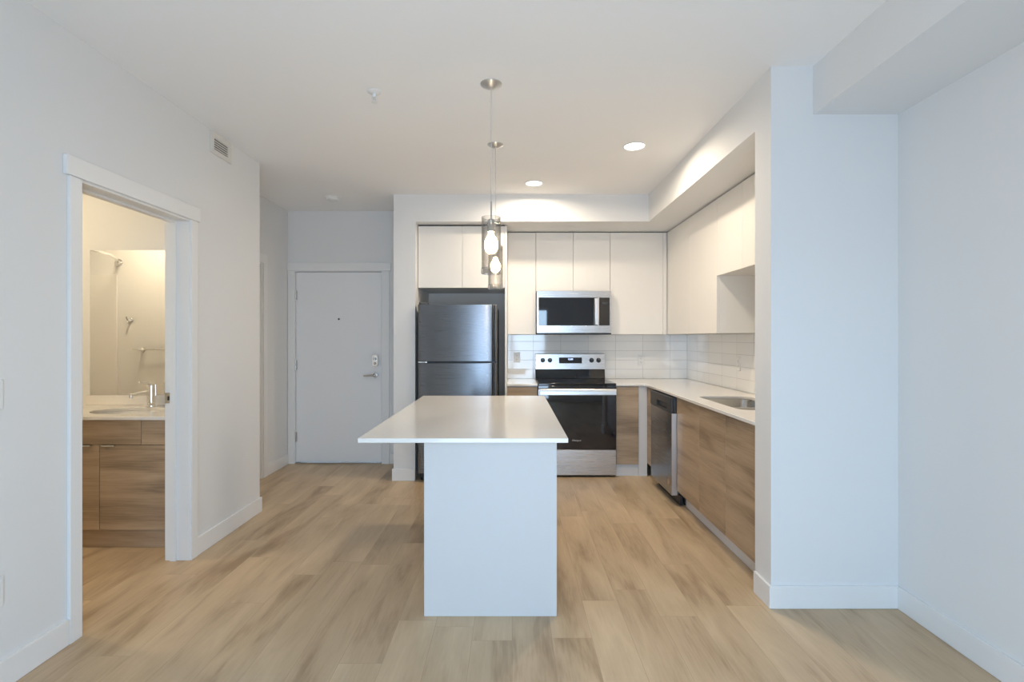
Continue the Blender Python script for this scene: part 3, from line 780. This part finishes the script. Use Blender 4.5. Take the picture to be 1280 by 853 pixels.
# ------------------------------------------------------------------ pendants over the island
def pendant(x, y, label):
    o = thing('pendant_light', label, 'pendant light', (x, y, H), 'glass pendants over the island')
    part('canopy', MB().lathe([(0, -0.024), (0.018, -0.024), (0.024, -0.020), (0.050, -0.009), (0.0575, -0.004), (0.0585, -0.0005)], (x, y, H), 40), M['canopy'], o)
    part('cord', MB().cyl((x, y, 2.105), (x, y, H - 0.024), 0.0022, 10), M['wire'], o)
    part('stem', MB().cyl((x, y, 2.012), (x, y, 2.106), 0.0048, 12), M['nickel'], o)
    sk = part('socket', MB().lathe([(0, 0.0), (0.012, 0.0), (0.020, -0.006), (0.021, -0.030), (0.023, -0.034), (0.023, -0.070), (0.019, -0.074), (0, -0.074)], (x, y, 2.012), 28), M['nickel'], o)
    part('shade_bracket', MB().box(x - 0.050, x + 0.050, y - 0.006, y + 0.006, 1.990, 1.996).box(x - 0.006, x + 0.006, y - 0.050, y + 0.050, 1.990, 1.996), M['nickel'], o)
    R = 0.0525
    # thick clear cylinder with a fluted lower rim
    mb = MB()
    prof = [(R, 2.020), (R, 1.995), (R, 1.86), (R, 1.7455), (R - 0.0045, 1.7455), (R - 0.0045, 1.86), (R - 0.0045, 1.995), (R - 0.0045, 2.020)]
    def ring_mesh(prof, seg, amp, n):
        mb = MB(); rings = []
        for r, z in prof:
            rings.append([mb.bm.verts.new((x + (r + amp * math.cos(n * t)) * math.cos(t), y + (r + amp * math.cos(n * t)) * math.sin(t), z)) for t in [2 * math.pi * k / seg for k in range(seg)]])
        for i in range(len(rings)):
            A, Bq = rings[i], rings[(i + 1) % len(rings)]
            for k in range(seg): mb.bm.faces.new((A[k], A[(k + 1) % seg], Bq[(k + 1) % seg], Bq[k]))
        return mb
    mb = ring_mesh(prof, 64, 0.0, 1)
    part('fluted_base', ring_mesh([(R - .001, 1.745), (R, 1.738), (R, 1.716), (R - .002, 1.714), (R - .011, 1.714), (R - .012, 1.720), (R - .011, 1.745)], 128, 0.0022, 16), M['flute'], o, 0, 'fluted thick glass rim')
    part('glass_shade', mb, M['glass'], o, 0, 'clear glass cylinder shade')
    part('bulb', MB().lathe([(0.0, -0.075), (0.013, -0.076), (0.014, -0.086), (0.024, -0.100), (0.033, -0.118), (0.036, -0.136), (0.033, -0.154), (0.024, -0.167), (0.012, -0.173), (0, -0.175)], (x, y, 2.012), 28), M['bulb'], o, 0, 'glowing warm bulb')
    return o
p1 = pendant(-0.1126, 2.685, 'nearer of the two clear glass cylinder pendants over the island')
duplicate(p1, (-0.117, 3.530, H), 'farther of the two clear glass pendants, partly hidden behind the nearer')

# recessed downlights
def downlight(x, y, label):
    o = thing('recessed_light', label, 'downlight', (x, y, H), 'recessed kitchen downlights')
    part('trim_ring', MB().lathe([(0.078, -0.0005), (0.082, -0.004), (0.074, -0.007), (0.070, -0.003), (0.070, -0.0005)], (x, y, H), 48, closed=True), M['plast'], o)
    part('lens', MB().lathe([(0.0, -0.004), (0.060, -0.004), (0.0695, -0.0025), (0.0695, -0.0008), (0, -0.0008)], (x, y, H), 48), M['lens'], o, 0, 'glowing round lens')
    ld = bpy.data.lights.new('downlight_beam', 'AREA')
    ld.shape = 'DISK'; ld.size = 0.12; ld.energy = DOWN; ld.color = WARM; ld.spread = math.radians(170)
    lo = bpy.data.objects.new('downlight_beam', ld); COL.objects.link(lo)
    lo.parent = o; lo.location = (0, 0, -0.009)
    return o
dl = downlight(0.877, 3.552, 'round recessed ceiling light nearer the right soffit')
duplicate(dl, (0.195, 4.406, H), 'round recessed ceiling light nearer the kitchen back soffit')

# ceiling and wall fittings
o = thing('smoke_detector', 'round white smoke detector on the hall ceiling', 'smoke detector', (-1.755, 4.857, H))
part('housing', MB().lathe([(0, -0.034), (0.040, -0.034), (0.058, -0.026), (0.064, -0.010), (0.066, -0.0085)], (-1.755, 4.857, H), 40), M['plast'], o)
part('mounting_base', MB().lathe([(0.0, -0.008), (0.070, -0.008), (0.072, -0.0005), (0, -0.0005)], (-1.755, 4.857, H), 40), M['plast'], o)
o = thing('fire_sprinkler', 'small white pendent sprinkler head on the living room ceiling', 'sprinkler', (-0.769, 2.77, H))
part('escutcheon', MB().lathe([(0.012, -0.012), (0.022, -0.010), (0.036, -0.004), (0.038, -0.0005)], (-0.769, 2.77, H), 32), M['plast'], o)
part('body', MB().lathe([(0, -0.030), (0.006, -0.030), (0.010, -0.024), (0.010, -0.001)], (-0.769, 2.77, H), 20), M['plast'], o)
part('frame', MB().tube([(-0.779, 2.77, H - 0.024), (-0.783, 2.77, H - 0.042), (-0.772, 2.77, H - 0.058)], 0.0028, 8).tube([(-0.759, 2.77, H - 0.024), (-0.755, 2.77, H - 0.042), (-0.766, 2.77, H - 0.058)], 0.0028, 8), M['plast'], o)
part('deflector', MB().lathe([(0, -0.057), (0.016, -0.057), (0.017, -0.060), (0, -0.061)], (-0.769, 2.77, H), 20), M['plast'], o)

vt = thing('wall_vent', 'small cream louvred air vent high on the left wall', 'vent', (XL, 3.372, 2.59))
part('vent_frame', MB().cells([3.253, 3.290, 3.450, 3.494], [2.590, 2.622, 2.700, 2.732], lambda i, j: not (i == 1 and j == 1), XL + 0.0005, XL + 0.010, 'X'), M['vent'], vt, 0.002)
part('slot_shade', B(XL + 0.0006, XL + 0.002, 3.2905, 3.4495, 2.6225, 2.6995), M['gap'], vt)  # dark sheet painted as the shade behind the louvres
for k in range(5):
    z = 2.627 + k * 0.0158
    part('louvre', B(XL + 0.0025, XL + 0.0095, 3.291, 3.449, z + 0.002, z + 0.0085), M['vent'], vt)

# plates on the left wall at the picture's edge
o = thing('light_switch', 'white light switch plate on the left wall at the edge of view', 'light switch', (XL, 1.895, 1.09))
part('plate', B(XL + 0.0005, XL + 0.006, 1.860, 1.930, 1.090, 1.206), M['plast'], o, 0.002)
part('rocker', MB().prism([(XL + 0.0062, 1.115), (XL + 0.0075, 1.115), (XL + 0.0105, 1.148), (XL + 0.0075, 1.181), (XL + 0.0062, 1.181)], 1.879, 1.911, 'Y'), M['plast'], o, 0.001)

def outlet(x, z, label):
    """duplex outlet on a wall facing -Y, front at y=0 local; built at the tiled wall"""
    y = 5.5215
    o = thing('wall_outlet', label, 'outlet', (x, y, z), 'white duplex wall outlets')
    part('plate', MB().prism(rrect(x - 0.035, x + 0.035, z - 0.058, z + 0.058, 0.005, 3), y - 0.006, y, 'Y'), M['plast'], o, 0.0015)
    for s in (-0.021, 0.021):
        f = part('socket_face', MB().prism(rrect(x - 0.017, x + 0.017, z + s - 0.0145, z + s + 0.0145, 0.010, 5), y - 0.0085, y - 0.0062, 'Y'), M['plast'], o, 0.0008)
        part('slots', MB().box(x - 0.0080, x - 0.0060, y - 0.0089, y - 0.0086, z + s - 0.004, z + s + 0.007).box(x + 0.0060, x + 0.0080, y - 0.0089, y - 0.0086, z + s - 0.003, z + s + 0.006).cyl((x, y - 0.0089, z + s - 0.0085), (x, y - 0.0086, z + s - 0.0085), 0.0024, 10), M['slot'], f)
    return o
o1 = outlet(1.436, 1.118, 'white outlet on the back splash tiles right of the range')
duplicate(o1, (0.055, 5.5215, 1.150), 'white outlet on the back splash tiles left of the range')
o2 = duplicate(o1, (XR - 0.0085, 4.257, 1.145), 'white outlet on the right wall splash tiles beyond the sink')
o2.rotation_euler = (0, 0, -math.pi / 2)
o3 = duplicate(o1, (XL + 0.0005, 1.895, 0.385), 'white outlet low on the left wall at the edge of view')
o3.rotation_euler = (0, 0, math.pi / 2)

# ------------------------------------------------------------------ bathroom
VY = 3.205
va = thing('bathroom_vanity', 'oak two-door bathroom vanity cabinet seen through the doorway', 'vanity', (-2.665, 3.47, 0))
part('carcass', MB().box(-3.20, -3.182, VY + 0.020, 3.73, 0.125, 0.838).box(-2.148, -2.130, VY + 0.020, 3.73, 0.125, 0.838).box(-3.1815, -2.1485, VY + 0.020, 3.73, 0.125, 0.143), M['cabin'], va)
part('top_rail', B(-3.1815, -2.1485, VY + 0.020, VY + 0.038, 0.67, 0.838), M['cabin'], va)
part('toe_kick', B(-3.20, -2.130, VY + 0.035, VY + 0.05, 0.0, 0.124), M['woodx'], va)
for a, b in ((-3.199, -2.932), (-2.929, -2.397), (-2.394, -2.131)):
    part('false_front', B(a, b, VY, VY + 0.019, 0.676, 0.834), M['woodx'], va, 0.0012)
for a, b, ha, hb in ((-3.199, -2.667, -2.80, -2.715), (-2.664, -2.131, -2.645, -2.562)):
    d = part('door', B(a, b, VY, VY + 0.019, 0.126, 0.672), M['woodx'], va, 0.0012)
    part('edge_pull', MB().prism([(VY - 0.014, 0.668), (VY - 0.012, 0.6745), (VY + 0.015, 0.6745), (VY + 0.015, 0.6728), (VY - 0.010, 0.6725), (VY - 0.012, 0.668)], ha, hb, 'X'), M['nickel'], d, 0, 'satin nickel edge pull')
SC = (-2.665, 3.45)
oval = [(SC[0] + 0.235 * math.cos(2 * math.pi * k / 48), SC[1] + 0.165 * math.sin(2 * math.pi * k / 48)) for k in range(48)]
vc = thing('vanity_countertop', 'white quartz vanity top with short upstand below the mirror', 'countertop', (-2.665, 3.46, 0.8395))
part('slab', MB().plate([(-3.21, VY - 0.025), (-2.1185, VY - 0.025), (-2.1185, 3.749), (-3.21, 3.749)], [oval], 0.8395, 0.862), M['quartz'], vc, 0.002)
part('upstand', B(-3.21, -2.1185, 3.730, 3.749, 0.8625, 0.936), M['quartz'], vc, 0.002)
bs = thing('bathroom_sink', 'oval white undermount basin in the vanity top', 'sink', (SC[0], SC[1], 0.70))
L = []
for (s, z) in ((1.02, 0.8388), (0.99, 0.825), (0.90, 0.76), (0.70, 0.715), (0.35, 0.702), (0.09, 0.70)):
    L.append([(SC[0] + 0.235 * s * math.cos(2 * math.pi * k / 48), SC[1] + 0.165 * s * math.sin(2 * math.pi * k / 48), z) for k in range(48)])
part('basin', MB().loft(L), M['porc'], bs)
part('drain', MB().lathe([(0, 0.004), (0.018, 0.004), (0.020, 0.001)], (SC[0], SC[1], 0.7005), 24), M['chrome'], bs)
bf = thing('bathroom_faucet', 'chrome single-lever faucet behind the bathroom basin', 'faucet', (-2.665, 3.66, 0.8625))
fx, fy_ = -2.660, 3.66
part('body', MB().lathe([(0, 0.160), (0.026, 0.160), (0.028, 0.152), (0.028, 0.012), (0.032, 0.008), (0.033, 0.0002)], (fx, fy_, 0.8625), 32), M['chrome'], bf)
part('spout', MB().tube([(fx - 0.010, fy_ - 0.010, 0.965), (fx - 0.030, fy_ - 0.06, 0.962), (fx - 0.060, fy_ - 0.12, 0.955)], [0.018, 0.016, 0.014]).cyl((fx - 0.060, fy_ - 0.118, 0.960), (fx - 0.060, fy_ - 0.118, 0.936), 0.013, 16), M['chrome'], bf)
part('lever', MB().tube([(fx, fy_, 1.024), (fx - 0.010, fy_ - 0.02, 1.036), (fx - 0.034, fy_ - 0.075, 1.046)], [0.016, 0.011, 0.008]), M['chrome'], bf)
mi = thing('bathroom_mirror', 'frameless wall mirror above the vanity', 'mirror', (-2.66, 3.745, 0.94))
part('mirror_glass', B(-3.185, -2.1185, 3.7435, 3.749, 0.9375, 2.03), M['mirror'], mi)
# fittings on the opposite wall, seen in the mirror
sr = thing('shower_rod', 'curved chrome shower rod reflected in the bathroom mirror', 'shower rod', (-4.19, 2.2, 2.17))
part('rod', MB().tube([(-4.19 + 0.36 * math.sin(math.pi * k / 20), 2.215 + 1.51 * k / 20, 2.17) for k in range(21)], 0.0125, 12), M['chrome'], sr)
part('flange', MB().lathe([(0, 0.03), (0.02, 0.03), (0.024, 0.012), (0.040, 0.006), (0.042, 0.0005)], (-4.19, 2.2, 2.17), 28, 'Y'), M['chrome'], sr)
part('flange', MB().lathe([(0, -0.03), (0.02, -0.03), (0.024, -0.012), (0.040, -0.006), (0.042, -0.0005)], (-4.19, 3.75, 2.17), 28, 'Y'), M['chrome'], sr)
rh = thing('robe_hook', 'single chrome robe hook reflected in the bathroom mirror', 'hook', (-4.06, 2.2, 1.56))
part('rosette', MB().lathe([(0, 0.012), (0.020, 0.012), (0.026, 0.006), (0.027, 0.0005)], (-4.06, 2.2, 1.56), 28, 'Y'), M['chrome'], rh)
part('hook_arm', MB().tube([(-4.06, 2.21, 1.56), (-4.06, 2.25, 1.558), (-4.06, 2.262, 1.575), (-4.06, 2.264, 1.59)], [0.008, 0.008, 0.007, 0.009]).tube([(-4.06, 2.24, 1.558), (-4.06, 2.247, 1.53), (-4.06, 2.262, 1.525)], 0.006), M['chrome'], rh)
tb = thing('towel_bar', 'chrome towel bar reflected in the bathroom mirror beside the doorway', 'towel bar', (-3.65, 2.2, 1.245))
part('bar', MB().cyl((-4.00, 2.262, 1.245), (-3.36, 2.262, 1.245), 0.008, 16), M['chrome'], tb)
for x in (-3.93, -3.40):
    part('post', MB().lathe([(0, 0.075), (0.011, 0.075), (0.012, 0.012), (0.024, 0.008), (0.026, 0.0005)], (x, 2.2, 1.245), 24, 'Y'), M['chrome'], tb)
cl = thing('bathroom_ceiling_light', 'round flush opal lamp on the bathroom ceiling', 'ceiling light', (-3.65, 2.75, H))
part('lamp_base', MB().lathe([(0, -0.02), (0.15, -0.02), (0.155, -0.0005), (0, -0.0005)], (-3.65, 2.75, H), 40), M['nickel'], cl)
part('diffuser', MB().lathe([(0, -0.075), (0.07, -0.070), (0.12, -0.05), (0.145, -0.0205), (0, -0.0205)], (-3.65, 2.75, H), 40), M['bathlens'], cl, 0, 'glowing opal diffuser')
